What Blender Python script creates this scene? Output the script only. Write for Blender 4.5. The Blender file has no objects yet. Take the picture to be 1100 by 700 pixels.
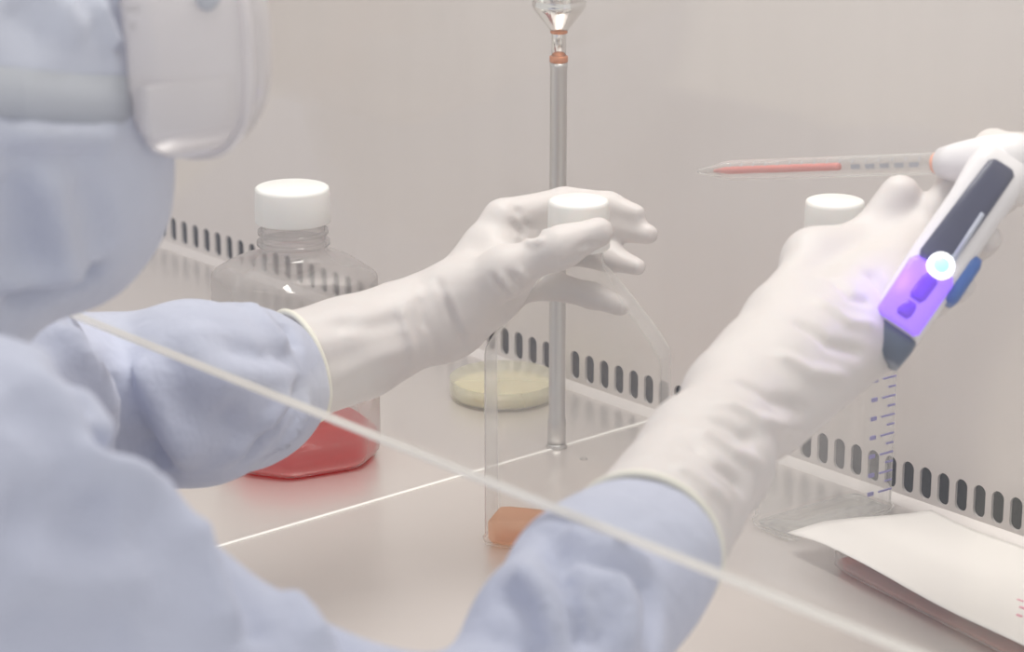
import bpy, bmesh, math, random
import numpy as np
from mathutils import Vector, Matrix
from mathutils.bvhtree import BVHTree
random.seed(4); np.random.seed(4)
S = bpy.context.scene
COL = S.collection
PI = math.pi

# ------------------------------------------------------------------ camera survey
PITCH, YAW, EYE, FPX = math.radians(16.6), math.radians(40.9), .5645, 2712.0
FW = (-math.cos(YAW), math.sin(YAW)); RT = (FW[1], -FW[0])
CP, SP = math.cos(PITCH), math.sin(PITCH)
def ray(u, v):
    a = (u-550)/FPX; b = (350-v)/FPX
    df = CP+SP*b
    return Vector((FW[0]*df+RT[0]*a, FW[1]*df+RT[1]*a, -SP+CP*b))
def at(u, v, t):                       # surveyed point t metres deep
    return Vector((0, 0, EYE)) + ray(u, v)*t
def on(u, v, z=0.):                    # surveyed point at height z
    return at(u, v, (z-EYE)/ray(u, v).z)
def onwall(u, v, y):
    return at(u, v, y/ray(u, v).y)
EYEV = Vector((0, 0, EYE))

WALL_Y = 1.172; PANE_Y = .64; PANE_Z = .20; SEAM_X = -1.194

# ------------------------------------------------------------------ materials
def mat(name):
    m = bpy.data.materials.new(name); m.use_nodes = True
    nt = m.node_tree; nt.nodes.clear()
    out = nt.nodes.new('ShaderNodeOutputMaterial')
    return m, nt, out
def pbr(name, col, rough=.5, metal=0., trans=0., sss=0., coat=0., spec=.5, ior=1.45, emit=None, estr=0., alpha=1.):
    m, nt, out = mat(name)
    b = nt.nodes.new('ShaderNodeBsdfPrincipled')
    I = b.inputs
    I['Base Color'].default_value = (*col, 1); I['Roughness'].default_value = rough; I['Metallic'].default_value = metal
    I['Transmission Weight'].default_value = trans; I['IOR'].default_value = ior
    I['Subsurface Weight'].default_value = sss; I['Coat Weight'].default_value = coat
    I['Specular IOR Level'].default_value = spec; I['Alpha'].default_value = alpha
    if sss: I['Subsurface Radius'].default_value = (.01, .006, .005); I['Subsurface Scale'].default_value = .6
    if emit: I['Emission Color'].default_value = (*emit, 1); I['Emission Strength'].default_value = estr
    nt.links.new(b.outputs[0], out.inputs[0])
    return m, nt, b
def bump(nt, b, height_out, strength, dist):
    bp = nt.nodes.new('ShaderNodeBump'); bp.inputs['Strength'].default_value = strength; bp.inputs['Distance'].default_value = dist
    nt.links.new(height_out, bp.inputs['Height']); nt.links.new(bp.outputs[0], b.inputs['Normal'])
def noise(nt, scale, detail=3, stretch=(1, 1, 1), rough=.5):
    tc = nt.nodes.new('ShaderNodeTexCoord'); mp = nt.nodes.new('ShaderNodeMapping'); mp.inputs['Scale'].default_value = stretch
    n = nt.nodes.new('ShaderNodeTexNoise'); n.inputs['Scale'].default_value = scale; n.inputs['Detail'].default_value = detail
    n.inputs['Roughness'].default_value = rough
    nt.links.new(tc.outputs['Object'], mp.inputs[0]); nt.links.new(mp.outputs[0], n.inputs[0])
    return n
def ramp(nt, src, stops):
    r = nt.nodes.new('ShaderNodeValToRGB')
    r.color_ramp.elements[0].position, r.color_ramp.elements[0].color = stops[0][0], (*stops[0][1], 1)
    r.color_ramp.elements[1].position, r.color_ramp.elements[1].color = stops[1][0], (*stops[1][1], 1)
    nt.links.new(src, r.inputs[0]); return r

def steel(name, c0, c1, r0, r1, stretch, metal=1.):
    m, nt, b = pbr(name, c0, .3, metal)
    n = noise(nt, 60, 4, stretch)
    r = ramp(nt, n.outputs[0], [(.3, c0), (.7, c1)]); nt.links.new(r.outputs[0], b.inputs['Base Color'])
    q = nt.nodes.new('ShaderNodeMapRange'); q.inputs[3].default_value = r0; q.inputs[4].default_value = r1
    nt.links.new(n.outputs[0], q.inputs[0]); nt.links.new(q.outputs[0], b.inputs['Roughness'])
    bump(nt, b, n.outputs[0], .02, .0001)
    return m
M = {}
M['wall'] = steel('brushed_wall_steel', (.72, .675, .655), (.735, .69, .67), .40, .46, (1, 1, .05), .30)
m, nt, b = pbr('brushed_bench_steel', (.75, .70, .67), .28, .6); n = noise(nt, 9, 3, (.3, 1, 1)); rr_ = ramp(nt, n.outputs[0], [(.3, (.75, .71, .685)), (.7, (.78, .74, .715))]); nt.links.new(rr_.outputs[0], b.inputs['Base Color']); M['bench'] = m
M['rod'] = steel('turned_steel', (.62, .60, .58), (.66, .65, .63), .36, .42, (1, 1, .1))
M['chrome'] = pbr('polished_metal', (.82, .81, .79), .12, 1.)[0]
M['copper'] = pbr('copper_seal', (.70, .30, .16), .3, .7)[0]
M['seam'] = pbr('seam_bead', (.93, .91, .88), .35)[0]
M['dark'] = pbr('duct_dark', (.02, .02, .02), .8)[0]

def clear(name, tint=(1, 1, 1), body=.06, edge=.55, power=2.2, gloss=.05, rimcol=(.93, .92, .90)):
    """thin clear plastic: see-through face on, whitish towards its rounded edges, with a plain gloss"""
    m, nt, out = mat(name)
    tr = nt.nodes.new('ShaderNodeBsdfTransparent'); tr.inputs[0].default_value = (*tint, 1)
    df = nt.nodes.new('ShaderNodeBsdfTranslucent'); df.inputs[0].default_value = (*rimcol, 1)
    d2 = nt.nodes.new('ShaderNodeBsdfDiffuse'); d2.inputs[0].default_value = (*rimcol, 1)
    ad = nt.nodes.new('ShaderNodeMixShader'); ad.inputs[0].default_value = .5
    nt.links.new(df.outputs[0], ad.inputs[1]); nt.links.new(d2.outputs[0], ad.inputs[2])
    gl = nt.nodes.new('ShaderNodeBsdfGlossy'); gl.inputs['Roughness'].default_value = .06
    lw = nt.nodes.new('ShaderNodeLayerWeight'); lw.inputs[0].default_value = .5
    pw = nt.nodes.new('ShaderNodeMath'); pw.operation = 'POWER'; pw.inputs[1].default_value = power
    nt.links.new(lw.outputs['Facing'], pw.inputs[0])
    mr = nt.nodes.new('ShaderNodeMapRange'); mr.inputs[3].default_value = body; mr.inputs[4].default_value = edge
    nt.links.new(pw.outputs[0], mr.inputs[0])
    m1 = nt.nodes.new('ShaderNodeMixShader'); nt.links.new(mr.outputs[0], m1.inputs[0])
    nt.links.new(tr.outputs[0], m1.inputs[1]); nt.links.new(ad.outputs[0], m1.inputs[2])
    g2 = nt.nodes.new('ShaderNodeMapRange'); g2.inputs[3].default_value = gloss; g2.inputs[4].default_value = min(.9, gloss*8)
    nt.links.new(pw.outputs[0], g2.inputs[0])
    m2 = nt.nodes.new('ShaderNodeMixShader'); nt.links.new(g2.outputs[0], m2.inputs[0])
    nt.links.new(m1.outputs[0], m2.inputs[1]); nt.links.new(gl.outputs[0], m2.inputs[2])
    nt.links.new(m2.outputs[0], out.inputs[0])
    return m
def liquid(name, c, body=.5):
    m, nt, out = mat(name)
    tr = nt.nodes.new('ShaderNodeBsdfTransparent'); tr.inputs[0].default_value = (*c, 1)
    df = nt.nodes.new('ShaderNodeBsdfTranslucent'); df.inputs[0].default_value = (*c, 1)
    d2 = nt.nodes.new('ShaderNodeBsdfPrincipled'); d2.inputs[0].default_value = (*c, 1); d2.inputs['Roughness'].default_value = .08
    a = nt.nodes.new('ShaderNodeMixShader'); a.inputs[0].default_value = .5
    nt.links.new(df.outputs[0], a.inputs[1]); nt.links.new(d2.outputs[0], a.inputs[2])
    b = nt.nodes.new('ShaderNodeMixShader'); b.inputs[0].default_value = body
    nt.links.new(tr.outputs[0], b.inputs[1]); nt.links.new(a.outputs[0], b.inputs[2])
    nt.links.new(b.outputs[0], out.inputs[0]); return m
M['pane'] = clear('sash_glass', (.985, .985, .98), .022, .022, 1., .022)
M['pane_edge'] = liquid('ground_glass_edge', (.95, .94, .92), .70)
M['flask'] = clear('clear_polystyrene', (.975, .975, .97), .04, .85, 2.3, .045)
M['bottle'] = clear('clear_bottle_plastic', (.92, .915, .91), .19, .75, 2.0, .06, (.66, .64, .62))
M['tube'] = clear('clear_pipette_plastic', (.94, .93, .92), .05, .75, 2., .06)
M['goggle'] = clear('frosted_goggle_frame', (.93, .93, .94), .66, .95, 1.4, .05, (.96, .94, .95))
M['lens'] = clear('goggle_lens', (.95, .95, .95), .35, .8, 2., .06, (.96, .94, .95))
M['dish'] = clear('clear_dish_plastic', (.97, .97, .95), .08, .7, 2., .04, (.92, .90, .80))
M['red'] = liquid('red_medium', (.97, .13, .16), .62)
M['orange'] = liquid('orange_medium', (1., .78, .64), .45)
M['pinkliq'] = liquid('pink_medium', (.93, .50, .42), .45)
M['agar'] = pbr('yellow_agar', (.84, .76, .52), .4, 0, .15, .2)[0]
M['cap'] = pbr('white_cap_plastic', (.90, .89, .86), .42, 0, 0, .15)[0]
M['orangering'] = pbr('orange_band', (.85, .42, .30), .5)[0]
M['ink'] = pbr('violet_ink', (.30, .28, .52), .6)[0]
M['greyink'] = pbr('grey_ink', (.42, .42, .45), .6)[0]
M['pinkink'] = pbr('pink_ink', (.8, .35, .45), .6)[0]
m, nt, b = pbr('white_sheet', (.82, .79, .76), .8); n = noise(nt, 30, 4); bump(nt, b, n.outputs[0], .15, .002); M['paper'] = m
# gown fabric with a fine grid weave and soft wrinkles
def fabric(name, c0, c1):
    m, nt, b = pbr(name, c0, .75, spec=.25)
    b.inputs['Sheen Weight'].default_value = .15
    n = noise(nt, 14, 4, (1, 1, 1), .55)
    r = ramp(nt, n.outputs[0], [(.3, c0), (.7, c1)]); nt.links.new(r.outputs[0], b.inputs['Base Color'])
    n2 = noise(nt, 38, 3); bump(nt, b, n2.outputs[0], .5, .007)
    return m
M['gown'] = fabric('blue_gown_cloth', (.475, .505, .625), (.51, .54, .66))
M['hood'] = fabric('blue_hood_cloth', (.56, .59, .69), (.59, .62, .72))
M['strap'] = pbr('goggle_strap', (.52, .545, .60), .6)[0]
m, nt, b = pbr('white_latex', (.68, .64, .625), .48, sss=.12); n = noise(nt, 55, 4); bump(nt, b, n.outputs[0], .30, .003); M['glove'] = m
M['bead'] = pbr('rolled_latex_edge', (.84, .82, .72), .5)[0]
M['skin'] = pbr('skin', (.75, .52, .42), .5, sss=.2)[0]
M['eye'] = pbr('eye_white', (.85, .84, .82), .2)[0]
M['iris'] = pbr('dark_iris', (.05, .03, .02), .2)[0]
M['pc_body'] = pbr('pale_controller_plastic', (.80, .78, .80), .4)[0]
M['pc_dark'] = pbr('dark_blue_panel', (.045, .05, .10), .35)[0]
M['pc_end'] = pbr('slate_end_cap', (.07, .10, .16), .4)[0]
M['pc_blue'] = pbr('blue_trigger', (.03, .12, .42), .35)[0]
M['pc_grey'] = pbr('grey_rib', (.45, .48, .58), .4)[0]
M['pc_violet'] = pbr('violet_lit_window', (.28, .16, .75), .3, emit=(.30, .13, .95), estr=.75)[0]
M['pc_violetdark'] = pbr('violet_battery', (.12, .03, .5), .3, emit=(.16, .03, .8), estr=.45)[0]
M['pc_led'] = pbr('lit_indicator', (.4, 1, .95), .3, emit=(.25, .95, .9), estr=1.1)[0]
M['pc_ledrim'] = pbr('lit_indicator_rim', (1, 1, 1), .3, emit=(.9, .92, 1.), estr=1.3)[0]

# ------------------------------------------------------------------ object helpers
def build(name, verts, faces, m, parent=None, smooth=True, world=True):
    me = bpy.data.meshes.new(name)
    off = parent_world(parent) if (parent is not None and world) else Vector((0, 0, 0))
    me.from_pydata([(v[0]-off[0], v[1]-off[1], v[2]-off[2]) for v in verts], [], faces)
    me.materials.append(m)
    bm = bmesh.new(); bm.from_mesh(me); bmesh.ops.recalc_face_normals(bm, faces=bm.faces); bm.to_mesh(me); bm.free()
    if smooth:
        for p in me.polygons: p.use_smooth = True
    o = bpy.data.objects.new(name, me); COL.objects.link(o)
    if parent is not None: o.parent = parent
    return o
def parent_world(p):
    v = Vector((0, 0, 0))
    while p is not None: v = v + Vector(p.location); p = p.parent
    return v
def sharpen(o, deg=35):
    me = o.data; bm = bmesh.new(); bm.from_mesh(me)
    for e in bm.edges:
        if len(e.link_faces) == 2 and e.calc_face_angle(0) > math.radians(deg): e.smooth = False
    bm.to_mesh(me); bm.free(); return o
def thing(name, label, cat, loc, group=None):
    o = bpy.data.objects.new(name, None); COL.objects.link(o); o.location = loc; o.empty_display_size = .03
    return tag(o, label, cat, group)
def tag(o, label, cat, group=None):
    o['label'] = label; o['category'] = cat
    if group: o['group'] = group
    return o
def box(x0, x1, y0, y1, z0, z1):
    v = [(x, y, z) for x in (x0, x1) for y in (y0, y1) for z in (z0, z1)]
    return v, [(0, 1, 3, 2), (4, 6, 7, 5), (0, 4, 5, 1), (2, 3, 7, 6), (0, 2, 6, 4), (1, 5, 7, 3)]
def bevbox(name, b, m, parent=None, w=.001, seg=2, xf=None, world=True):
    v, f = b; me = bpy.data.meshes.new(name); me.from_pydata(v, [], f)
    bm = bmesh.new(); bm.from_mesh(me); bmesh.ops.recalc_face_normals(bm, faces=bm.faces)
    bmesh.ops.bevel(bm, geom=list(bm.edges), offset=w, segments=seg, affect='EDGES', profile=.5)
    if xf: bm.transform(xf)
    bm.to_mesh(me); bm.free(); vs = [tuple(q.co) for q in me.vertices]; fs = [tuple(p.vertices) for p in me.polygons]
    bpy.data.meshes.remove(me)
    return sharpen(build(name, vs, fs, m, parent, True, world), 40)
def loft(rings, cap0=True, cap1=True):
    n = len(rings[0]); V = [tuple(p) for r in rings for p in r]; F = []
    for k in range(len(rings)-1):
        for i in range(n):
            j = (i+1) % n; F.append((k*n+i, k*n+j, (k+1)*n+j, (k+1)*n+i))
    if cap0: F.append(tuple(range(n-1, -1, -1)))
    if cap1: F.append(tuple((len(rings)-1)*n+i for i in range(n)))
    return V, F
def lathe(prof, n=48, c=(0, 0, 0), axis=None, cap0=True, cap1=True):
    """prof = [(radius, height)]; axis = a direction the height runs along"""
    c = Vector(c)
    if axis is None: X, Y, Z = Vector((1, 0, 0)), Vector((0, 1, 0)), Vector((0, 0, 1))
    else:
        Z = Vector(axis).normalized(); X = Z.orthogonal().normalized(); Y = Z.cross(X)
    rings = [[c+X*(max(r, 1e-5)*math.cos(2*PI*i/n))+Y*(max(r, 1e-5)*math.sin(2*PI*i/n))+Z*h for i in range(n)] for r, h in prof]
    return loft(rings, cap0, cap1)
def torus(c, axis, R_, r_, n=64, k=12, sq=(1, 1)):
    c = Vector(c); Z = Vector(axis).normalized(); X = Z.orthogonal().normalized(); Y = Z.cross(X)
    rings = []
    for i in range(n):
        a = 2*PI*i/n; d = X*math.cos(a)*sq[0]+Y*math.sin(a)*sq[1]
        rings.append([c+d*R_+(d*math.cos(2*PI*j/k)+Z*math.sin(2*PI*j/k))*r_ for j in range(k)])
    V, F = loft(rings, False, False)
    for j in range(k):
        F.append(((n-1)*k+j, (n-1)*k+(j+1) % k, (j+1) % k, j))
    return V, F
def tube(pts, rad, n=12):
    pts = [Vector(p) for p in pts]; rings = []
    for i, p in enumerate(pts):
        d = (pts[min(i+1, len(pts)-1)]-pts[max(i-1, 0)]).normalized(); X = d.orthogonal().normalized(); Y = d.cross(X)
        r = rad[i] if isinstance(rad, (list, tuple)) else rad
        rings.append([p+(X*math.cos(2*PI*j/n)+Y*math.sin(2*PI*j/n))*r for j in range(n)])
    return loft(rings)
def join(*ms):
    V, F = [], []
    for v, f in ms:
        k = len(V); V += [tuple(p) for p in v]; F += [tuple(i+k for i in q) for q in f]
    return V, F
def struct(name, vf, m, parent=None, smooth=False):
    o = build(name, vf[0], vf[1], m, parent, smooth)
    if parent is None: o['kind'] = 'structure'
    return o

# ------------------------------------------------------------------ signed-distance modelling for cloth, gloves and body
class Field:
    def __init__(s, lo, hi, h):
        s.lo = np.array(lo, float); s.h = h
        s.n = np.ceil((np.array(hi, float)-s.lo)/h).astype(int)+1
        s.D = np.full(s.n, 9., np.float32)
    def sub(s, lo, hi):
        a = np.clip(np.floor((np.array(lo)-s.lo)/s.h).astype(int), 0, s.n); b = np.clip(np.ceil((np.array(hi)-s.lo)/s.h).astype(int)+1, 0, s.n)
        if np.any(b <= a): return None
        ax = [(s.lo[i]+s.h*np.arange(a[i], b[i])).astype(np.float32) for i in range(3)]
        return tuple(slice(a[i], b[i]) for i in range(3)), np.meshgrid(*ax, indexing='ij', sparse=True)
    def add(s, d, sl, k):
        o = s.D[sl]
        if k <= 0: s.D[sl] = np.minimum(o, d); return
        hh = np.maximum(k-np.abs(o-d), 0)/k
        s.D[sl] = np.minimum(o, d)-hh*hh*k*.25
    def cone(s, a, b, ra, rb, k=.01):
        a = np.array(a, float); b = np.array(b, float); m = max(ra, rb)+k*1.2+.012
        q = s.sub(np.minimum(a, b)-m, np.maximum(a, b)+m)
        if q is None: return
        sl, (X, Y, Z) = q; ba = b-a; L2 = max(float(ba@ba), 1e-9)
        t = np.clip(((X-a[0])*ba[0]+(Y-a[1])*ba[1]+(Z-a[2])*ba[2])/L2, 0, 1)
        d = np.sqrt((X-a[0]-t*ba[0])**2+(Y-a[1]-t*ba[1])**2+(Z-a[2]-t*ba[2])**2)-(ra+(rb-ra)*t)
        s.add(d, sl, k)
    def chain(s, pts, rad, k=.01):
        for i in range(len(pts)-1): s.cone(pts[i], pts[i+1], rad[i], rad[i+1], k)
    def ell(s, c, r, k=.01, rot=None):
        c = np.array(c, float); r = np.array(r, float); m = r.max()+k*1.2+.012
        q = s.sub(c-m, c+m)
        if q is None: return
        sl, (X, Y, Z) = q; X, Y, Z = X-c[0], Y-c[1], Z-c[2]
        if rot is not None:
            R_ = np.array(rot)      # rows = local axes
            X, Y, Z = (R_[0][0]*X+R_[0][1]*Y+R_[0][2]*Z, R_[1][0]*X+R_[1][1]*Y+R_[1][2]*Z, R_[2][0]*X+R_[2][1]*Y+R_[2][2]*Z)
        k0 = np.sqrt((X/r[0])**2+(Y/r[1])**2+(Z/r[2])**2); k1 = np.sqrt((X/r[0]**2)**2+(Y/r[1]**2)**2+(Z/r[2]**2)**2)+1e-6
        s.add((k0*(k0-1)/k1).astype(np.float32), sl, k)
    def plane_cut(s, p, n):          # keep the side n points away from
        q = s.sub(s.lo, s.lo+s.h*s.n); sl, (X, Y, Z) = q
        s.D = np.maximum(s.D, ((X-p[0])*n[0]+(Y-p[1])*n[1]+(Z-p[2])*n[2]).astype(np.float32)[tuple(slice(0, i) for i in s.n)])
    def like(s):
        f = object.__new__(Field); f.lo, f.h, f.n = s.lo, s.h, s.n; f.D = np.full(s.n, 9., np.float32); return f
    def merge(s, o, k): s.add(o.D, (slice(None),)*3, k)
    def mesh(s, iso=0., smooth=2):
        D = s.D-iso
        for ax in range(3):          # close at the box
            idx = [slice(None)]*3
            idx[ax] = 0; D[tuple(idx)] = np.maximum(D[tuple(idx)], 1e-4)
            idx[ax] = -1; D[tuple(idx)] = np.maximum(D[tuple(idx)], 1e-4)
        ins = D < 0
        cs = [(i, j, k) for i in (0, 1) for j in (0, 1) for k in (0, 1)]
        cnt = sum(ins[i:ins.shape[0]-1+i, j:ins.shape[1]-1+j, k:ins.shape[2]-1+k].astype(np.int8) for i, j, k in cs)
        cells = np.argwhere((cnt > 0) & (cnt < 8))
        idx = np.full(np.array(D.shape)-1, -1, np.int64); idx[tuple(cells.T)] = np.arange(len(cells))
        cv = np.stack([D[cells[:, 0]+i, cells[:, 1]+j, cells[:, 2]+k] for i, j, k in cs], 1)
        P = np.zeros((len(cells), 3)); W = np.zeros(len(cells))
        for a in range(8):
            for b_ in range(a+1, 8):
                da = np.array(cs[b_])-np.array(cs[a])
                if np.abs(da).sum() != 1: continue
                va, vb = cv[:, a], cv[:, b_]; x = (va < 0) != (vb < 0)
                t = np.where(x, va/(va-vb+1e-12), 0)
                P += np.where(x[:, None], np.array(cs[a])+t[:, None]*da, 0); W += x
        V = s.lo+s.h*(cells+P/W[:, None])
        F = []
        for ax in range(3):
            sl0 = [slice(None)]*3; sl1 = [slice(None)]*3; sl0[ax] = slice(0, -1); sl1[ax] = slice(1, None)
            ch = np.argwhere(ins[tuple(sl0)] != ins[tuple(sl1)]); b1, b2 = (ax+1) % 3, (ax+2) % 3
            ok = (ch[:, b1] > 0) & (ch[:, b2] > 0) & (ch[:, b1] < D.shape[b1]-1) & (ch[:, b2] < D.shape[b2]-1)
            ch = ch[ok]; q = []
            for o1, o2 in ((0, 0), (1, 0), (1, 1), (0, 1)):
                c = ch.copy(); c[:, b1] -= o1; c[:, b2] -= o2; q.append(idx[tuple(c.T)])
            q = np.stack(q, 1); flip = ins[tuple(ch.T)]; q[~flip] = q[~flip][:, ::-1]
            F.append(q)
        F = np.concatenate(F)
        V = relax(V, F, smooth)
        return V, F
def relax(V, F, it):
    for _ in range(it):
        A = np.zeros_like(V); C = np.zeros(len(V))
        for i in range(4):
            for j in ((i+1) % 4, (i+3) % 4):
                np.add.at(A, F[:, i], V[F[:, j]]); np.add.at(C, F[:, i], 1)
        V = V*.5+.5*A/np.maximum(C, 1)[:, None]
    return V
def normals(V, F):
    n = np.cross(V[F[:, 2]]-V[F[:, 0]], V[F[:, 3]]-V[F[:, 1]]); N = np.zeros_like(V)
    for i in range(4): np.add.at(N, F[:, i], n)
    return N/np.maximum(np.linalg.norm(N, axis=1), 1e-12)[:, None]
def folds(V, F, L):
    """ridges (+) and creases (-) laid along polylines over the surface: (points as surveyed pixels, width, height)"""
    bvh = BVHTree.FromPolygons([Vector(v) for v in V], [tuple(f) for f in F]); N = normals(V, F); off = np.zeros(len(V))
    for pts, w, amp in L:
        hit = []
        for (u, v) in pts:
            h = bvh.ray_cast(EYEV, ray(u, v).normalized())[0]
            if h is not None: hit.append(np.array(h))
        if len(hit) < 2: continue
        best = np.full(len(V), 9.); tt = np.zeros(len(V)); n = len(hit)-1
        for i in range(n):
            a, b = hit[i], hit[i+1]; ba = b-a; t = np.clip((V-a)@ba/max(ba@ba, 1e-9), 0, 1); d = np.linalg.norm(V-a-t[:, None]*ba, axis=1)
            m = d < best; best[m] = d[m]; tt[m] = (i+t[m])/n
        taper = np.clip(np.minimum(tt, 1-tt)*5+.25, 0, 1)
        off += amp*taper*np.exp(-(best/w)**2)
    return V+N*off[:, None]
def wobble(V, F, amp, freq, seed):
    rs = np.random.RandomState(seed); N = normals(V, F); o = np.zeros(len(V))
    for k in range(7):
        d = rs.normal(size=3); d /= np.linalg.norm(d); f = freq*(.6+1.1*rs.rand()); o += np.sin(V@d*f+rs.rand()*6.28+1.7*np.sin(V@np.roll(d, 1)*f*.6))
    return V+N*(o*amp/7**.5)[:, None]

# ------------------------------------------------------------------ the cabinet
def back_wall():
    X0, X1, ZT = -2.75, -.42, .80
    zc, hh, hw = .0172, .0105, .0047
    xs, x = [], -2.10
    while x < -.62:
        xs.append(x); x += .0172-.0031*np.clip((x+1.835)/.94, -.1, 1.15)
    V, F = [], []
    def q(a, b, c, d):
        k = len(V); V.extend([a, b, c, d]); F.append((k, k+1, k+2, k+3))
    y = WALL_Y; z0, z1 = 0., .034
    q((X0, y, z1), (X1, y, z1), (X1, y, ZT), (X0, y, ZT))
    edges = [X0]+[(xs[i]+xs[i+1])/2 for i in range(len(xs)-1)]+[X1]
    nA = 20
    for i, xc in enumerate(xs):
        l, r = edges[i], edges[i+1]
        if i == 0: q((l, y, z0), (xc-.008, y, z0), (xc-.008, y, z1), (l, y, z1)); l = xc-.008
        if i == len(xs)-1: q((xc+.008, y, z0), (r, y, z0), (r, y, z1), (xc+.008, y, z1)); r = xc+.008
        hole, rect = [], []
        for k in range(nA):
            a = 2*PI*(k+.5)/nA; cx, sx = math.cos(a), math.sin(a)
            hole.append((xc+hw*cx, zc+hw*sx+(hh-hw)*(1 if sx > 0 else -1)))
        for (hx, hz) in hole:
            dx, dz = hx-xc, hz-zc
            sc = min(((r-xc) if dx > 0 else (xc-l))/max(abs(dx), 1e-9), ((z1-zc) if dz > 0 else (zc-z0))/max(abs(dz), 1e-9))
            rect.append([xc+dx*sc, zc+dz*sc])
        for (cxx, czz) in ((l, z0), (r, z0), (r, z1), (l, z1)):          # snap one point of the ring to each corner
            j = min(range(nA), key=lambda t: (rect[t][0]-cxx)**2+(rect[t][1]-czz)**2); rect[j] = [cxx, czz]
        k = len(V)
        for h in hole: V.append((h[0], y, h[1]))
        for h in rect: V.append((h[0], y, h[1]))
        for h in hole: V.append((h[0], y+.002, h[1]))
        for t in range(nA):
            u = (t+1) % nA; F.append((k+t, k+u, k+nA+u, k+nA+t)); F.append((k+t, k+2*nA+t, k+2*nA+u, k+u))
    o = struct('wall_back', (V, F), M['wall'])
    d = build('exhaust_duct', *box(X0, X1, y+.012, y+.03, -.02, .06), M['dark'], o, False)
    return o
back_wall()
struct('floor', join(box(-2.75, SEAM_X-.0012, .52, WALL_Y, -.03, 0), box(SEAM_X+.0012, -.42, .52, WALL_Y, -.03, 0)), M['bench'])
v, f = box(SEAM_X-.0014, SEAM_X+.0014, .52, WALL_Y-.001, -.01, .0007); struct('trim_1', (v, f), M['seam'])
# a small return fold where the wall meets the work surface
v = [(-2.75, WALL_Y, .0045), (-2.75, WALL_Y-.006, .0012), (-2.75, WALL_Y-.007, 0), (-.42, WALL_Y, .0045), (-.42, WALL_Y-.006, .0012), (-.42, WALL_Y-.007, 0)]
struct('baseboard_back', (v, [(0, 1, 4, 3), (1, 2, 5, 4)]), M['wall'], None, True)
struct('wall_left', box(-2.78, -2.75, .52, WALL_Y, 0, .8), M['wall'])
pane = struct('window_1', box(-2.7, -.1, PANE_Y, PANE_Y+.005, PANE_Z+.0015, .95), M['pane'])
build('ground_edge', *box(-2.7, -.1, PANE_Y-.0003, PANE_Y+.0053, PANE_Z, PANE_Z+.0014), M['pane_edge'], pane, False)

# ------------------------------------------------------------------ steel rod with its fitting
rb = Vector((-1.1957, 1.0756, 0)); rb.x -= .0
def zrod(v):      # height on the rod seen at row v
    lo, hi = 0., .6
    for _ in range(40):
        z = (lo+hi)/2; p = rb+Vector((0, 0, z)); df = p.x*FW[0]+p.y*FW[1]; h = z-EYE; zc = df*CP-h*SP; yc = df*SP+h*CP
        if 350-FPX*yc/zc > v: lo = z
        else: hi = z
    return lo
rod = thing('steel_rod', 'upright steel rod with copper rings and flared fitting behind the raised left hand', 'rod', rb)
z65, z62, z36, z33, z8, zt = zrod(67), zrod(62), zrod(36), zrod(32), zrod(12), zrod(-25)
build('shaft', *lathe([(.0062, 0), (.0062, .02), (.0055, .021), (.0055, z65-.004), (.0058, z65-.003), (.0058, z65)], 32, rb), M['rod'], rod)
build('base_collar', *lathe([(.0072, 0), (.0072, .001), (.0063, .0018), (.0063, .003)], 32, rb), M['rod'], rod)
build('seal_ring', *lathe([(.0052, z65), (.0060, z65+.0005), (.0060, z62+.001), (.0052, z62+.0015)], 32, rb), M['copper'], rod)
build('stem', *lathe([(.0047, z62), (.0047, z36), (.0050, z33)], 32, rb), M['chrome'], rod)
build('seal_ring', *lathe([(.0048, z36), (.0056, z36+.0004), (.0056, z33), (.0048, z33+.0005)], 32, rb), M['copper'], rod)
build('flared_fitting', *lathe([(.006, z33), (.0075, z33+.002), (.0155, z8), (.0172, z8+.003), (.0176, z8+.006), (.0166, z8+.0068), (.0176, z8+.0078), (.0176, zt), (.008, zt+.004), (.008, zt+.05)], 40, rb), M['chrome'], rod)

# ------------------------------------------------------------------ loft cross-sections
def srect(z, a, b, p, c=(0, 0), n=96, ch=None, circ=0., rc=.0):
    r_ = []
    for i in range(n):
        t = 2*PI*i/n; C_, S_ = abs(math.cos(t)), abs(math.sin(t))
        s = (C_/a)**p+(S_/b)**p
        if ch: s += ((C_+S_)/ch)**p
        r = s**(-1/p); r = r*(1-circ)+rc*circ
        r_.append((c[0]+r*math.cos(t), c[1]+r*math.sin(t), z))
    return r_
def place(vf, M4): return [tuple(M4 @ Vector(v)) for v in vf[0]], vf[1]

# ------------------------------------------------------------------ red medium bottle
a0 = on(293, 516); a1 = on(391, 500); face = math.atan2(a1.y-a0.y, a1.x-a0.x)
bc = on(321, 488)
bot = thing('media_bottle', 'clear square-shouldered bottle with white screw cap and red medium behind the sleeve', 'bottle', bc)
MB_ = Matrix.Translation(bc) @ Matrix.Rotation(face, 4, 'Z') @ Matrix.Diagonal((1.03, 1.03, .878, 1))
A_ = .0485; CH = .0485*1.52
def bring(z, s, circ=0., rc=0.): return srect(z, A_*s, A_*s, 30, ch=CH*s, circ=circ, rc=rc)
rings = [bring(.0005, .86), bring(.002, .93), bring(.006, .98), bring(.012, 1), bring(.055, 1), bring(.058, .985), bring(.115, .985), bring(.118, 1), bring(.1400, 1), bring(.1430, .99), bring(.1455, .955),
         bring(.1500, .82), bring(.1545, .66), bring(.1570, .55, .5, .0235), bring(.1595, .5, 1, .0222), bring(.162, .5, 1, .0212), bring(.168, .5, 1, .0205), bring(.190, .5, 1, .0205)]
build('body', *place(loft(rings), MB_), M['bottle'], bot)
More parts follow.
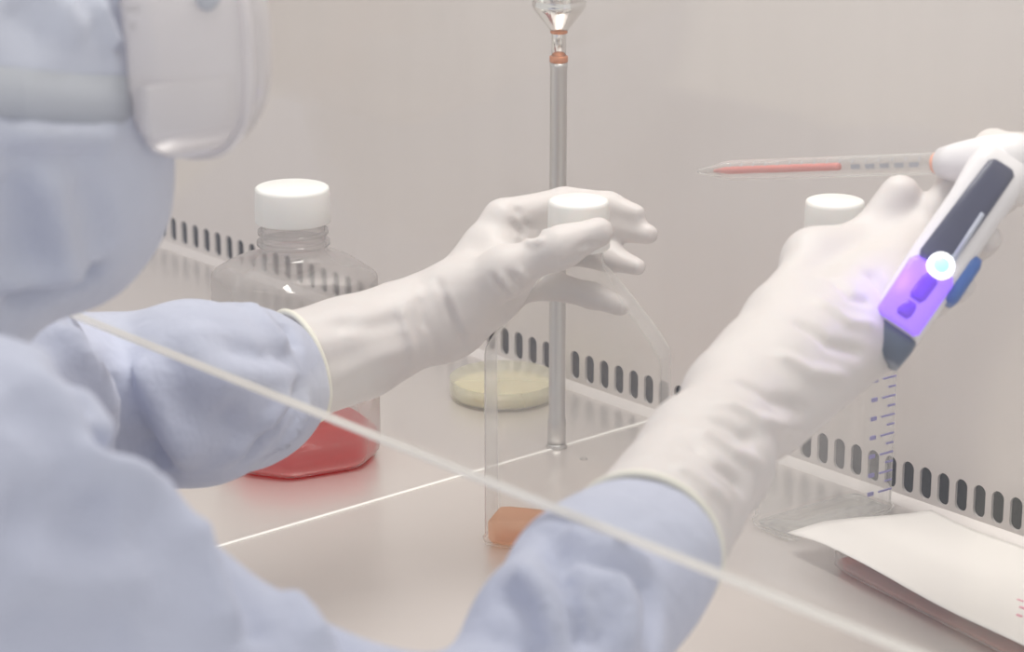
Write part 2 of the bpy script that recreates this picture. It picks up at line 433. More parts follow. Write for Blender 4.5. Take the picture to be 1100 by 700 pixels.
build('neck_ring', *join(place(lathe([(.0205, .1650), (.0232, .1658), (.0232, .1685), (.0205, .1692)], 64, cap0=False, cap1=False), MB_), place(lathe([(.0205, .1735), (.0224, .1742), (.0224, .1765), (.0205, .1772)], 64, cap0=False, cap1=False), MB_)), M['bottle'], bot)
rings = [srect(.0022, A_*.90, A_*.90, 18, ch=CH*.90), srect(.006, A_*.955, A_*.955, 18, ch=CH*.955), srect(.022, A_*.965, A_*.965, 18, ch=CH*.965)]
build('red_medium', *place(loft(rings), MB_), M['red'], bot)
ribs = []
for i in range(120):
    r = .0236 if i % 2 == 0 else .0230; ribs.append(r)
capz = [(.1830, 1.), (.1840, 1.015), (.2065, 1.), (.2085, .985), (.2095, .93)]
rings = [[(ribs[i]*s*math.cos(2*PI*i/120), ribs[i]*s*math.sin(2*PI*i/120), z) for i in range(120)] for z, s in capz]
build('screw_cap', *place(loft(rings), MB_), M['cap'], bot)

# ------------------------------------------------------------------ petri dish
pd = on(541, 425)
dish = thing('petri_dish', 'round shallow dish of yellow agar on the bench behind the steel rod', 'dish', pd)
R0 = .0375
build('base_dish', *lathe([(R0-.002, .0002), (R0-.0005, .0008), (R0, .002), (R0, .013), (R0-.001, .013), (R0-.001, .0018), (.0001, .0015)], 72, pd, cap1=False), M['dish'], dish)
build('agar', *lathe([(R0-.0015, .002), (R0-.0013, .0035), (R0-.0013, .008), (R0-.003, .0076), (.0001, .0075)], 72, pd), M['agar'], dish)
build('lid', *lathe([(R0+.0012, .004), (R0+.0012, .0142), (R0+.0004, .0150), (.0001, .0150)], 72, pd, cap0=False), M['dish'], dish)

# ------------------------------------------------------------------ culture flasks
def flask(label, near, along, W_, T_, HB, HN, med, medh, grads, group):
    """near = lower front corner on the left, along = unit direction of the broad face"""
    al = Vector((along[0], along[1], 0)).normalized(); nrm = Vector((-al.y, al.x, 0))
    c = Vector(near)+al*W_/2+nrm*T_/2; c.z = 0
    t = thing('culture_flask', label, 'flask', c, group)
    X = Matrix(((al.x, nrm.x, 0, c.x), (al.y, nrm.y, 0, c.y), (0, 0, 1, 0), (0, 0, 0, 1)))
    a, b = W_/2, T_/2
    def rr(z, sa, sb, p): return srect(z, sa, sb, p)
    rings = [rr(.0005, a-.0035, b-.0035, 14), rr(.0012, a-.0015, b-.0015, 14), rr(.004, a, b, 14), rr(.006, a, b, 14), rr(.0075, a-.0012, b-.0012, 14), rr(HB-.008, a-.0012, b-.0012, 14), rr(HB-.003, a-.002, b-.0012, 12)]
    for k in range(1, 8):
        q = k/7; e = q*q*(3-2*q); rings.append(rr(HB+(HN-HB)*q, (a-.003)*(1-q)+.0152*q, (b-.0012)*(1-e)+.0150*e, 14*(1-q)+2*q))
    rings += [rr(HN+.003, .0142, .0142, 2), rr(HN+.012, .0142, .0142, 2)]
    build('body', *place(loft(rings), X), M['flask'], t)
    mr = [rr(.0018, a-.0045, b-.0045, 14), rr(.0045, a-.003, b-.003, 14), rr(medh, a-.0028, b-.0028, 14)]
    build('culture_medium', *place(loft(mr), X), med, t)
    rings = []
    for z, s in ((HN+.010, 1.), (HN+.011, 1.02), (HN+.036, .99), (HN+.038, .97), (HN+.0388, .90)):
        rings.append([((.0180 if i % 2 else .0175)*s*math.cos(2*PI*i/96), (.0180 if i % 2 else .0175)*s*math.sin(2*PI*i/96), z) for i in range(96)])
    build('screw_cap', *place(loft(rings), X), M['cap'], t)
    if grads:
        g = []
        for k in range(15):
            z = .018+k*(HB-.03)/14; L = .011 if k % 2 == 0 else .006
            g.append(box(a-.006-L, a-.006, -b-.0004, -b+.0006, z-.0005, z+.0005))
            if k % 2 == 0: g.append(box(a-.026, a-.0215, -b-.0004, -b+.0006, z-.0011, z+.0013))
        build('graduation_marks', *place(join(*g), X), M['ink'], t, False)
    return t, c
n1 = on(516, 588); r1 = on(706, 609); d1 = (r1-n1); W1 = d1.length
FL1, c1 = flask('clear culture flask with orange medium, its cap held by the left hand', n1, d1, W1, .038, .129, .177, M['orange'], .0148, False, 'clear culture flasks')
n2 = on(849, 585); r2 = on(964, 551); d2 = r2-n2
FL2, c2 = flask('clear graduated culture flask standing behind the hand with the pipette controller', n2, d2, .090, .038, .116, .166, M['flask'], .004, True, 'clear culture flasks')

# ------------------------------------------------------------------ white sheet over a shallow red tray
zt_ = .0145
cor = [on(846, 569, zt_), on(1001, 549, zt_), on(1200, 632, zt_), on(1150, 722, zt_)]
NX, NY = 30, 24; V, F = [], []
for i in range(NX+1):
    for j in range(NY+1):
        s, t = i/NX, j/NY; p = cor[0].lerp(cor[3], s).lerp(cor[1].lerp(cor[2], s), t)
        z = zt_+.0009*math.sin(9*s+3*t)+.0008*math.sin(6*t-4*s)+.004*math.exp(-((s-.35)/.25)**2)*math.exp(-((t-0)/.3)**2)*.6
        if s < .12 and t < .25: z -= .003*(1-s/.12)*(1-t/.25)
        V.append((p.x, p.y, z+.0011))
n = (NX+1)*(NY+1); V += [(x, y, z-.0005) for x, y, z in V]
for i in range(NX):
    for j in range(NY):
        k = i*(NY+1)+j; F.append((k, k+1, k+NY+2, k+NY+1)); F.append((n+k, n+k+NY+1, n+k+NY+2, n+k+1))
loop = [i*(NY+1) for i in range(NX)]+[NX*(NY+1)+j for j in range(NY)]+[i*(NY+1)+NY for i in range(NX, 0, -1)]+[j for j in range(NY, 0, -1)]
for q in range(len(loop)):
    p, w = loop[q], loop[(q+1) % len(loop)]; F.append((p, w, n+w, n+p))
sh = build('paper_sheet', V, F, M['paper']); tag(sh, 'plain white sheet lying on a shallow reddish tray at the right', 'paper')
mk = []
for (u, v, w, h) in ((1096, 646, .004, .0012), (1099, 654, .0045, .0014), (1095, 662, .0035, .0012)):
    p = on(u, v, zt_+.001); mk.append(box(p.x-w/2, p.x+w/2, p.y-h/2, p.y+h/2, zt_-.0005, zt_+.0021))
build('pink_print', *join(*mk), M['pinkink'], sh, False)
# the tray beneath
e0 = cor[0].lerp(cor[3], .14); e1 = cor[0].lerp(cor[3], .93); w0 = (cor[1]-cor[0])
ux = (e1-e0).normalized(); uy = Vector((-ux.y, ux.x, 0)); Lx = (e1-e0).length; Ly = .055
tc_ = e0+ux*Lx/2+uy*(Ly/2+.005); tc_.z = 0
tr = thing('shallow_tray', 'low clear tray of reddish liquid under the white paper sheet', 'tray', tc_)
XT = Matrix(((ux.x, uy.x, 0, tc_.x), (ux.y, uy.y, 0, tc_.y), (0, 0, 1, 0), (0, 0, 0, 1)))
rings = [srect(.0003, Lx/2-.003, Ly/2-.003, 14), srect(.003, Lx/2, Ly/2, 14), srect(.0115, Lx/2, Ly/2, 14), srect(.0125, Lx/2-.001, Ly/2-.001, 14)]
build('tray_body', *place(loft(rings), XT), M['flask'], tr)
rings = [srect(.0012, Lx/2-.004, Ly/2-.004, 14), srect(.004, Lx/2-.0012, Ly/2-.0012, 14), srect(.0055, Lx/2-.0012, Ly/2-.0012, 14)]
build('red_liquid', *place(loft(rings), XT), M['pinkliq'], tr)

# droplet on the bench
dp = on(627, 493)
dr = build('water_drop', *lathe([(.0026, 0), (.0025, .0004), (.0018, .001), (.0008, .0014), (.0001, .0015)], 24, dp), M['flask']); tag(dr, 'tiny clear water drop on the steel bench beside the rod', 'drop')

# ------------------------------------------------------------------ pipette controller and pipette
h0 = at(944, 376, 1.285); h1 = at(1072, 186, 1.305); HA = (h1-h0); HL = HA.length; HA.normalize()
VW = (EYEV-(h0+h1)/2).normalized(); SX = HA.cross(VW).normalized(); VW = SX.cross(HA).normalized()     # local frame: SX across, VW outwards, HA up the grip
pcl = thing('pipette_controller', 'pale pipette controller with a dark panel and violet lit grip in the right hand', 'pipette controller', h0)
def hx(s, x, y): return h0+HA*s*HL+SX*x+VW*y
def hring(s, a, b, p=4, cx=0, cy=0, n=48):
    o = []
    for i in range(n):
        t = 2*PI*i/n; C_, S_ = abs(math.cos(t)), abs(math.sin(t)); r = ((C_/a)**p+(S_/b)**p)**(-1/p)
        o.append(hx(s, cx+r*math.cos(t), cy+r*math.sin(t)))
    return o
build('grip', *loft([hring(.10, .0125, .013), hring(.12, .0145, .0145), hring(.5, .0155, .015), hring(.8, .0150, .015), hring(.97, .0165, .016), hring(1.05, .015, .015), hring(1.09, .009, .009)]), M['pc_body'], pcl)
build('end_cap', *loft([hring(-.035, .009, .008), hring(-.02, .0135, .0125), hring(.06, .0145, .014), hring(.1, .0142, .0138)]), M['pc_end'], pcl)
sgn = 1 if (hx(.5, .01, 0)-at(1040, 300, 1.3)).length < (hx(.5, -.01, 0)-at(1040, 300, 1.3)).length else -1
build('dark_panel', *loft([hring(.43, .0075, .004, 4, -.002*sgn, .0135), hring(.46, .0090, .004, 4, -.002*sgn, .0135), hring(.7, .0085, .004, 4, -.001*sgn, .0135), hring(.98, .0080, .004, 4, 0, .0135), hring(1.0, .006, .0035, 4, 0, .0135)]), M['pc_dark'], pcl)
build('grey_rib', *loft([hring(.46, .0018, .003, 2, .0055*sgn, .0155), hring(.75, .0016, .003, 2, .0050*sgn, .0155)]), M['pc_grey'], pcl)
build('trigger', *loft([hring(.34, .0030, .006, 3, .0155*sgn, .006), hring(.37, .0042, .007, 3, .0155*sgn, .006), hring(.55, .0042, .007, 3, .0155*sgn, .006), hring(.585, .003, .005, 3, .0155*sgn, .006)]), M['pc_blue'], pcl)
wn = build('lit_window', *loft([hring(.11, .0105, .004, 4, 0, .0125), hring(.13, .0125, .0045, 4, 0, .0125), hring(.40, .0130, .0045, 4, 0, .0125), hring(.43, .011, .004, 4, 0, .0125)]), M['pc_violet'], pcl)
build('battery_outline', *join(loft([hring(.15, .003, .001, 2, 0, .0168), hring(.17, .0042, .0012, 2, 0, .0168), hring(.21, .0036, .0012, 2, .0005, .0168), hring(.23, .0025, .001, 2, .0005, .0168)]), loft([hring(.245, .003, .001, 2, .001, .0168), hring(.27, .0045, .0012, 2, .001, .0168), hring(.36, .0045, .0012, 2, .0015, .0168), hring(.385, .003, .001, 2, .0015, .0168)])), M['pc_violetdark'], wn)
lc = hx(.44, .0022*sgn, .0160)
build('indicator_rim', *lathe([(.0072, 0), (.0070, .0025), (.0060, .0033), (.0001, .0034)], 40, lc, VW), M['pc_ledrim'], pcl)
build('indicator_lamp', *lathe([(.0042, .0034), (.0038, .0042), (.0001, .0046)], 32, lc, VW), M['pc_led'], pcl)
# nose that takes the pipette
pr = at(1013, 175, 1.345); ptip = at(751, 184, 1.50); PA = (ptip-pr).normalized(); PL = (ptip-pr).length
nb = pr-PA*.050
build('nose_cone', *lathe([(.006, -.012), (.0125, -.006), (.0140, .0), (.0135, .02), (.0105, .040), (.0085, .0500), (.0001, .0502)], 40, nb, PA), M['pc_body'], pcl)
pip = thing('serological_pipette', 'long clear pipette holding red medium, pointing left from the controller', 'pipette', pr)
build('tube', *lathe([(.0045, -.004), (.0055, -.001), (.0058, .004), (.0058, PL*.86), (.0052, PL*.885), (.0032, PL*.93), (.0016, PL*.99), (.0014, PL)], 32, pr, PA), M['tube'], pip)
build('colour_band', *lathe([(.0060, .0006), (.0062, .0009), (.0062, .0040), (.0060, .0044)], 32, pr, PA, False, False), M['orangering'], pip)
build('red_medium', *lathe([(.0020, PL*.40), (.0022, PL*.405), (.0022, PL*.87), (.0010, PL*.93)], 24, pr, PA), pbr('red_column', (.80, .24, .20), .4)[0], pip)
up = SX.cross(PA).normalized(); g = []
Xp = PA.orthogonal().normalized(); Yp = PA.cross(Xp)
def arc(s0, s1, a0_, a1_, r=.0059):
    rings = [[pr+PA*s+(Xp*math.cos(a)+Yp*math.sin(a))*rr_ for (a, rr_) in ((a0_, r), (a1_, r), (a1_, r+.0002), (a0_, r+.0002))] for s in (s0, s1)]
    return loft(rings)
tow = (EYEV-pr).normalized(); amid = math.atan2(tow.dot(Yp), tow.dot(Xp))
for k in range(5): g.append(arc(.012+k*.011, .019+k*.011, amid-.28, amid+.16))
for k in range(16): g.append(arc(.012+k*.010, .0128+k*.010, amid+.30, amid+.75))
build('graduation_marks', *join(*g), M['greyink'], pip, False)

# ------------------------------------------------------------------ the person
capc = c1+Vector((0, 0, .177+.024))
def cdepth(p): return FW[0]*p.x*CP+FW[1]*p.y*CP-(p.z-EYE)*SP
tc = cdepth(capc)
LW = at(468, 342, tc+.005)
LH = dict(
    index=([(540, 236, .022), (606, 220, .036), (655, 221, .034), (684, 230, .026)], [.0120, .0100, .0086, .0062]),
    middle=([(548, 252, .026), (612, 242, .038), (668, 244, .034), (697, 251, .024)], [.0122, .0100, .0088, .0064]),
    ring=([(550, 275, .024), (604, 268, .036), (655, 276, .030), (684, 287, .018)], [.0120, .0096, .0086, .0055]),
    little=([(546, 305, .014), (594, 305, .022), (636, 318, .018), (667, 328, .012)], [.0120, .0088, .0078, .0060]))
LT = ([(492, 318, -.008), (545, 291, -.022), (602, 266, -.030), (643, 249, -.029)], [.0185, .0125, .0108, .0088])
def lp(q): return at(q[0], q[1], tc+q[2])
LCUFF = at(322, 393, tc-.040)
def left_hand(Fd, g=0.):
    W = LW
    for n_, (pts, rad) in LH.items():
        P = [lp(q) for q in pts]; rad = [r-g for r in rad]
        Fd.cone(W.lerp(P[0], .35), P[0], (.0112 if n_ == 'index' else .0145)-g, rad[0]+(-.001 if n_ == 'index' else .0005), .009)
    Fd.cone(at(474, 348, tc+.006), lp((522, 272, .018)), .0185-g, .0145-g, .010)
    Fd.cone(W, lp((530, 325, .012)), .020-g, .0125-g, .016)
    P = [lp(q) for q in LT[0]]; Fd.cone(W.lerp(P[0], .2), P[0], .021-g, LT[1][0]-g, .018)
    Fd.chain(P, [r-g for r in LT[1]], .010)
    Fd.cone(P[1], lp((535, 268, .014)), .0075-g, .0075-g, .012)     # web of the thumb
    for n_, (pts, rad) in LH.items():
        P = [lp(q) for q in pts]; Fd.chain(P, [r-g for r in rad], .004)
def left_cuff(Fd, g=0.):
    m1 = at(430, 352, tc-.012)
    Fd.chain([LCUFF, at(380, 374, tc-.024), m1, LW], [.0315-g, .0285-g, .0248-g, .0212-g], .012)

RW = at(800, 432, 1.235)
RF = dict(
    index=([(985, 262, 1.345), (1028, 196, 1.352), (1066, 160, 1.338), (1098, 158, 1.312)], [.0120, .0100, .0096, .0078]),
    middle=([(985, 290, 1.340), (1040, 236, 1.345), (1078, 208, 1.325), (1094, 206, 1.298)], [.0120, .0100, .0090, .0076]),
    ring=([(972, 315, 1.332), (1024, 282, 1.338), (1054, 258, 1.318), (1062, 256, 1.296)], [.0115, .0095, .0086, .0072]),
    little=([(955, 345, 1.318), (1000, 325, 1.326), (1026, 306, 1.308), (1036, 306, 1.288)], [.0110, .0090, .0080, .0068]))
RTH = ([(838, 350, 1.285), (876, 280, 1.330), (934, 262, 1.350), (968, 209, 1.352)], [.0190, .0138, .0122, .0112])
def right_hand(Fd, g=0.):
    W = RW
    for n_, (pts, rad) in RF.items():
        P = [at(*q) for q in pts]; Fd.cone(W.lerp(P[0], .2), P[0], .019-g, rad[0]-g+.002, .018)
    P = [at(*q) for q in RTH[0]]; Fd.cone(W, P[0], .024-g, RTH[1][0]-g, .018); Fd.chain(P, [r-g for r in RTH[1]], .010)
    Fd.cone(P[1], at(960, 285, 1.345), .011-g, .012-g, .018)
    Fd.cone(W, at(925, 330, 1.315), .024-g, .020-g, .018)
    Fd.cone(at(830, 425, 1.245), at(945, 355, 1.315), .020-g, .013-g, .018)
    for n_, (pts, rad) in RF.items(): Fd.chain([at(*q) for q in pts], [r-g for r in rad], .004)
RCUFF = at(692, 588, 1.075)
def right_cuff(Fd, g=0.):
    Fd.chain([RCUFF, at(757, 494, 1.165), RW], [.0335-g, .0295-g, .0260-g], .012)

HEAD = at(-58, 105, 1.04)
SHR = at(-60, 560, .885)
SHL = Vector((SHR.x-.36, SHR.y+.02, SHR.z-.01))
ELL_ = at(-10, 440, 1.29); ELR = at(530, 838, .965)

NECK = Vector((HEAD.x, HEAD.y-.03, HEAD.z-.115))
def torso(Fd, g=0.):
    mid = (SHR+SHL)/2
    Fd.cone(SHR, SHL, .062-g, .062-g, .05)
    Fd.cone(mid+Vector((-.06, -.02, -.05)), mid+Vector((-.06, -.05, -.30)), .105-g, .12-g, .05)
    Fd.cone(mid+Vector((.05, -.02, -.05)), mid+Vector((.05, -.05, -.30)), .105-g, .12-g, .05)
def cuffed(Fo, g, wide, wr, narrow, nr, p, n, k):
    A = Fo.like(); A.chain(wide, [q-g for q in wr], .008); A.plane_cut(p, n)
    A.chain(narrow, [q-g for q in nr], .010); Fo.merge(A, k)
def right_sleeve(Fo, g=0.):
    Fo.chain([SHR, at(110, 715, .91), at(318, 825, .93), ELR], [.066-g, .054-g, .0505-g, .047-g], .015)
    n = (RW-RCUFF).normalized()
    cuffed(Fo, g, [ELR, at(603, 705, 1.0), at(640, 645, 1.038), at(664, 622, 1.052), at(680, 604, 1.064)], [.043, .0405, .0390, .0365, .0345],
           [at(668, 618, 1.056), at(700, 577, 1.084)], [.0305, .0290], RCUFF-n*.003, n, .015)
def left_sleeve(Fo, g=0.):
    Fo.chain([SHL, ELL_], [.066-g, .060-g], .03)
    n = (LW-LCUFF).normalized()
    cuffed(Fo, g, [ELL_, at(120, 436, 1.38), at(215, 420, tc-.120), at(262, 414, tc-.080), at(312, 404, tc-.048)], [.056, .048, .0485, .0465, .0345],
           [at(285, 406, tc-.064), at(332, 390, tc-.034)], [.0285, .0280], LCUFF-n*.002, n, .012)
def head(Fd, g=0.):
    c = np.array(HEAD)
    Fd.ell(c+(0, -.012, .022), (.083-g, .100-g, .100-g), .03)
    Fd.ell(c+(0, .034, -.030), (.068-g, .062-g, .068-g), .03)
    Fd.cone(c+(0, .050, -.064), c+(0, .062, -.055), .026-g, .024-g, .03)
def neck(Fd, g=0.):
    Fd.cone(HEAD+Vector((0, -.03, -.07)), NECK+Vector((0, -.045, -.10)), .056-g, .062-g, .03)

person = None
# the body: one continuous surface beneath the clothes
lo = np.minimum.reduce([np.array(SHL)-.20, np.array(ELL_)-.1, np.array(LW)-.1]); hi = np.maximum.reduce([np.array(HEAD)+.16, np.array(lp((706, 250, 0)))+.05, np.array(at(1090, 160, 1.35))+.04])
lo[2] = SHR.z-.42; lo[1] = min(SHR.y, SHL.y)-.2
B = Field(lo, hi, .0042)
torso(B, .010); right_sleeve(B, .017); left_sleeve(B, .017); head(B, .014); neck(B, .016); left_cuff(B, .008); right_cuff(B, .008); left_hand(B, .0044); right_hand(B, .0050)
c = np.array(HEAD); B.cone(c+(0, .082, .018), c+(0, .094, -.018), .008, .010, .012); B.ell(c+(0, .080, -.046), (.022, .008, .006), .006)
for s in (-1, 1): B.ell(c+(s*.056, -.012, -.005), (.006, .016, .028), .006)
V, F = B.mesh(0, 1)
person = build('person', V.tolist(), F.tolist(), M['skin'])
# move the origin to the seat
org = Vector(((SHR.x+SHL.x)/2, SHR.y-.04, SHR.z-.40)); person.data.transform(Matrix.Translation(-org)); person.location = org
tag(person, 'person in a blue hooded gown, goggles and white gloves working under the glass sash', 'person')
for s in (-1, 1):
    e = HEAD+Vector((s*.031, .068, .018))
    ey = build('eye', *lathe([(.0001, -.012), (.006, -.0104), (.0104, -.006), (.012, 0), (.0104, .006), (.006, .0104), (.0001, .012)], 24, e, (0, 1, 0)), M['eye'], person)
    build('iris', *lathe([(.0055, .0108), (.004, .0116), (.0001, .0122)], 20, e, (0, 1, 0)), M['iris'], ey)

# gown
lo2 = np.minimum(np.array(SHL)-.18, np.array(ELL_)-.1); hi2 = np.maximum.reduce([np.array(SHR)+.12, np.array(at(704, 553, 1.1))+.06, np.array(LCUFF)+.06])
lo2[2] = SHR.z-.40; lo2[1] = min(SHR.y, SHL.y)-.18; hi2[2] = max(hi2[2], NECK.z+.02)
G_ = Field(lo2, hi2, .0042)
torso(G_); right_sleeve(G_); left_sleeve(G_)
G_.cone(NECK+Vector((0, -.045, -.03)), NECK+Vector((0, -.045, -.08)), .055, .080, .04)
V, F = G_.mesh(0, 2)
V = wobble(V, F, .0020, 38, 3)
V = folds(V, F, [
    ([(62, 352), (80, 385), (110, 430), (150, 475)], .008, .011), ([(48, 368), (70, 410), (105, 455)], .008, -.009), ([(118, 400), (126, 430), (140, 465), (180, 515)], .010, -.014), ([(150, 385), (160, 420), (180, 460), (215, 500)], .010, .008),
    ([(20, 360), (60, 420), (110, 470), (150, 505)], .013, .006), ([(92, 466), (112, 474), (135, 486), (160, 505)], .0065, -.016), ([(70, 490), (110, 500), (160, 535), (205, 600)], .011, .009),
    ([(0, 545), (60, 562), (130, 552)], .014, -.007), ([(0, 610), (80, 640), (160, 620)], .014, .007), ([(0, 665), (90, 685), (150, 672)], .012, -.007),
    ([(190, 565), (225, 620), (245, 690)], .010, .008), ([(225, 590), (262, 640), (285, 695)], .008, -.007), ([(300, 640), (325, 665), (345, 700)], .008, .007), ([(345, 665), (375, 690), (385, 700)], .006, -.006), ([(10, 420), (60, 470), (90, 530)], .012, -.005),
    ([(288, 326), (302, 345), (318, 372)], .005, -.007), ([(262, 328), (285, 350), (310, 380)], .007, .005), ([(240, 372), (280, 382), (318, 384)], .007, -.005), ([(225, 400), (270, 405), (320, 402)], .009, .003),
    ([(322, 412), (304, 446), (276, 482), (255, 497)], .0042, -.008), ([(330, 430), (312, 462), (288, 490)], .0036, .006), ([(328, 448), (308, 474), (280, 496)], .0036, -.007), ([(308, 420), (288, 456), (245, 496)], .006, .006),
    ([(120, 440), (190, 440), (270, 446)], .012, -.004), ([(205, 345), (218, 395), (258, 440)], .012, .004), ([(230, 440), (255, 465), (290, 470)], .008, -.005),
    ([(590, 570), (602, 610), (620, 660), (630, 700)], .0055, -.011), ([(560, 610), (585, 640), (600, 700)], .007, .007), ([(600, 572), (640, 588), (700, 610)], .006, .006), ([(608, 590), (650, 602), (690, 622)], .0045, -.007), ([(540, 630), (565, 660), (570, 700)], .006, -.005), ([(655, 615), (672, 650), (668, 700)], .006, .006), ([(690, 615), (702, 650), (695, 700)], .005, -.006), ([(640, 620), (652, 660), (648, 700)], .0045, -.006), ([(515, 680), (555, 690), (590, 700)], .006, -.004)])
build('gown', V.tolist(), F.tolist(), M['gown'], person)

# hood over head and neck
Hd = Field(np.array(HEAD)-(.16, .18, .26), np.array(HEAD)+(.16, .16, .17), .0036)
head(Hd); Hd.cone(HEAD+Vector((0, -.03, -.07)), NECK+Vector((0, -.045, -.060)), .056, .066, .03)
op = Field(Hd.lo, Hd.lo+Hd.h*(Hd.n-1), Hd.h); op.D = op.D[:Hd.n[0], :Hd.n[1], :Hd.n[2]]; op.ell(np.array(HEAD)+(0, .105, .014), (.060, .045, .034), .01)
Hd.D[:op.D.shape[0], :op.D.shape[1], :op.D.shape[2]] = np.maximum(Hd.D[:op.D.shape[0], :op.D.shape[1], :op.D.shape[2]], -op.D)
V, F = Hd.mesh(0, 2); V = wobble(V, F, .0015, 45, 8)
V = folds(V, F, [([(0, 116), (60, 122), (140, 118)], .005, -.006), ([(10, 138), (70, 142), (130, 148)], .008, .005), ([(15, 185), (28, 240), (35, 300)], .009, -.007), ([(45, 180), (62, 240), (66, 295)], .008, .006), ([(85, 190), (100, 235), (104, 280)], .008, -.004), ([(0, 170), (50, 172), (110, 165)], .007, -.004),
    ([(0, 322), (40, 320), (85, 304), (110, 288)], .005, -.009), ([(0, 304), (50, 302), (95, 282)], .008, .006), ([(98, 0), (112, 25), (122, 50)], .006, .007), ([(112, 0), (124, 25), (134, 55)], .005, -.007), ([(20, 0), (30, 20), (60, 38)], .01, -.005), ([(60, 0), (70, 20), (90, 40)], .008, .005)])
build('hood', V.tolist(), F.tolist(), M['hood'], person)

# gloves
def glove(name, hand, cuff, cp, axis, rim, lo, hi, fl, seed):
    Fd = Field(lo, hi, .0019); cuff(Fd); hand(Fd); Fd.plane_cut(cp, -np.array(axis))
    V, F = Fd.mesh(0, 2); V = wobble(V, F, .0005, 120, seed); V = folds(V, F, fl)
    g = build(name, V.tolist(), F.tolist(), M['glove'], person)
    build('rolled_edge', *torus(cp, axis, rim, .0018), M['bead'], g)
    return g
pl = [lp(q) for P, r in list(LH.values())+[LT] for q in P]+[LW, LCUFF]
lo = np.min([list(p) for p in pl], 0)-.036; hi = np.max([list(p) for p in pl], 0)+.036
glove('left_glove', left_hand, left_cuff, LCUFF, (LW-LCUFF).normalized(), .0322, lo, hi, [
    ([(552, 222), (566, 240), (576, 246)], .0025, -.003), ([(548, 238), (562, 250), (578, 253)], .0022, -.0025), ([(555, 255), (570, 262), (585, 258)], .0022, .002), ([(560, 230), (572, 243), (585, 248)], .002, .0018),
    ([(528, 296), (540, 312), (548, 320)], .0022, -.0025), ([(545, 293), (556, 305), (562, 312)], .002, -.002), ([(556, 288), (566, 300)], .002, .002), ([(536, 294), (548, 310)], .002, .002),
    ([(470, 300), (484, 335), (500, 372)], .0030, -.003), ([(480, 310), (492, 340), (505, 365)], .0022, .0018), ([(430, 330), (436, 355), (445, 385)], .003, .0022), ([(450, 318), (456, 345), (470, 380)], .003, -.002),
    ([(345, 350), (400, 350), (440, 340)], .006, -.002), ([(350, 410), (400, 385), (450, 370)], .005, .0018), ([(618, 268), (632, 262), (650, 262)], .0018, -.0015), ([(598, 282), (625, 272)], .0018, -.0015)], 5)
pl = [at(*q) for P, r in list(RF.values())+[RTH] for q in P]+[RW, RCUFF]
lo = np.min([list(p) for p in pl], 0)-.038; hi = np.max([list(p) for p in pl], 0)+.038
glove('right_glove', right_hand, right_cuff, RCUFF, (RW-RCUFF).normalized(), .0339, lo, hi, [
    ([(735, 475), (770, 500), (800, 525)], .004, -.0035), ([(760, 450), (800, 470), (840, 480)], .004, -.003), ([(745, 462), (785, 486), (820, 500)], .004, .003), ([(790, 410), (830, 430), (870, 440)], .004, -.003), ([(770, 432), (815, 452), (860, 460)], .004, .003),
    ([(720, 500), (760, 525), (785, 550)], .004, .0035), ([(710, 515), (745, 545), (770, 565)], .004, -.003), ([(830, 380), (870, 400), (910, 405)], .004, .003), ([(850, 345), (890, 370), (930, 380)], .004, -.003), ([(870, 320), (910, 345), (940, 350)], .004, .0025),
    ([(930, 290), (950, 310), (965, 330)], .004, -.003), ([(890, 300), (915, 320), (935, 325)], .003, -.0025)], 6)

# goggles: strap, side frame and lens
gc = HEAD+Vector((0, .078, .014))
gog = thing('goggles_stub', '', '', gc); COL.objects.unlink(gog); bpy.data.objects.remove(gog)
GH = .0021
def gfield(): return Field(np.array(gc)-(.115, .085, .075), np.array(gc)+(.115, .075, .075), GH)
def boxy(F_, c, r_, p, k):
    q = F_.sub(F_.lo, F_.lo+F_.h*F_.n); sl, (X, Y, Z) = q; X, Y, Z = np.abs(X-c[0]), np.abs(Y-c[1]), np.abs(Z-c[2])
    F_.D = np.minimum(F_.D, (((X/r_[0])**p+(Y/r_[1])**p+(Z/r_[2])**p)**(1/p)-1).astype(np.float32)*min(r_))
gq = np.array(gc)
Gg = gfield(); boxy(Gg, gq+(0, -.002, .004), (.086, .048, .050), 3.2, 0)
inn = gfield(); boxy(inn, gq+(0, -.002, .004), (.083, .0455, .0472), 3.2, 0)
Hc = gfield(); head(Hc)
Gg.D = np.maximum(np.maximum(Gg.D, -inn.D), -(Hc.D-.0012))
Ln = gfield(); Ln.D = Gg.D.copy()
Gg.plane_cut(gq+(0, .014, 0), (0, 1, 0)); Ln.plane_cut(gq+(0, .0145, 0), (0, -1, 0))
V, F = Gg.mesh(0, 3)
goggles = build('goggles', V.tolist(), F.tolist(), M['goggle'], person)
V, F = Ln.mesh(0, 3); build('lens', V.tolist(), F.tolist(), M['lens'], goggles)
fr = gfield(); boxy(fr, gq+(0, -.002, .004), (.0885, .050, .0525), 3.2, 0); i2 = gfield(); boxy(i2, gq+(0, -.002, .004), (.0845, .0465, .0485), 3.2, 0)
fr.D = np.maximum(fr.D, -i2.D); fr.plane_cut(gq+(0, .0165, 0), (0, 1, 0)); fr.plane_cut(gq+(0, .0105, 0), (0, -1, 0)); V, F = fr.mesh(0, 2)
build('lens_rim', V.tolist(), F.tolist(), M['goggle'], goggles)
for sx_ in (-1, 1):
    bevbox('strap_clip', box(gc.x+sx_*.083-.004, gc.x+sx_*.083+.004, gc.y-.036, gc.y+.006, gc.z-.024, gc.z-.002), M['goggle'], goggles, .003)
    build('vent', *lathe([(.0001, .0022), (.0045, .002), (.0055, 0), (.0045, -.002)], 20, gc+Vector((sx_*.0845, -.004, .030)), (sx_, 0, 0)), M['strap'], goggles)
sv = []
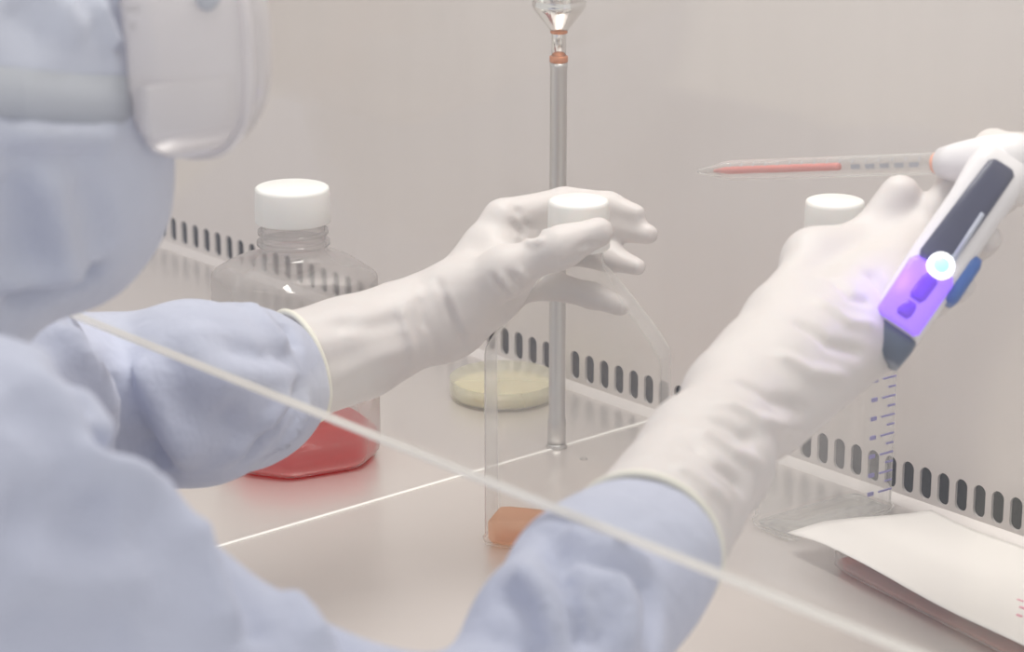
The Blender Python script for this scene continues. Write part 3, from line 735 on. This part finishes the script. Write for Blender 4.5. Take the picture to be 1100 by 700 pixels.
for k in range(61):
    a = -PI*.5+ (k/60)*2*PI*.5   # right half towards the camera
    sv.append(a)
rings = []
hb = np.array(HEAD)+(0, -.012, .022)
for k in range(73):
    a = 2*PI*k/72
    ring = []
    for dz, dr in ((-.0100, .001), (-.0100, .0028), (.0100, .0028), (.0100, .001)):
        zz = (dz-.006); q = math.sqrt(max(.05, 1-(zz/.100)**2))
        ring.append((hb[0]+(.083*q+dr)*math.cos(a), hb[1]+(.100*q+dr)*math.sin(a), hb[2]+zz-.022*math.sin(a)))
    rings.append(ring)
build('strap', *loft(rings, False, False), M['strap'], goggles)

# ------------------------------------------------------------------ light
def area(name, loc, rot, sx, sy, power, col):
    L = bpy.data.lights.new(name, 'AREA'); L.shape = 'RECTANGLE'; L.size = sx; L.size_y = sy; L.energy = power; L.color = col
    o = bpy.data.objects.new(name, L); COL.objects.link(o); o.location = loc; o.rotation_euler = rot; return o
area('cabinet_lamp', (-1.1, .98, 1.12), (0, 0, 0), .8, .22, 7., (1, .97, .92))
area('room_lamp', (-.1, -.3, 1.9), (math.radians(-25), 0, math.radians(-20)), 1.6, 1.6, 3, (1, .97, .97))
L = bpy.data.lights.new('violet_lamp', 'POINT'); L.energy = .014; L.color = (.30, .18, 1.); L.shadow_soft_size = .006
lo_ = bpy.data.objects.new('violet_lamp', L); COL.objects.link(lo_); lo_.location = hx(.3, -.012*sgn, .026)
w = bpy.data.worlds.new('room'); S.world = w; w.use_nodes = True
bg = w.node_tree.nodes['Background']; bg.inputs[0].default_value = (1., .975, .95, 1); bg.inputs[1].default_value = .68

cam = bpy.data.cameras.new('camera'); co = bpy.data.objects.new('camera', cam); COL.objects.link(co)
co.location = EYEV; co.rotation_euler = (PI/2-PITCH, 0, PI/2-YAW)
cam.sensor_width = 36; cam.lens = 36*FPX/1100; cam.clip_start = .01
cam.dof.use_dof = True; cam.dof.focus_distance = 1.60; cam.dof.aperture_fstop = 11
S.camera = co
S.view_settings.view_transform = 'Standard'; S.view_settings.look = 'None'; S.view_settings.gamma = 1; S.view_settings.exposure = .23
S.view_settings.use_curve_mapping = False
S.cycles.transparent_max_bounces = 24; S.cycles.max_bounces = 10
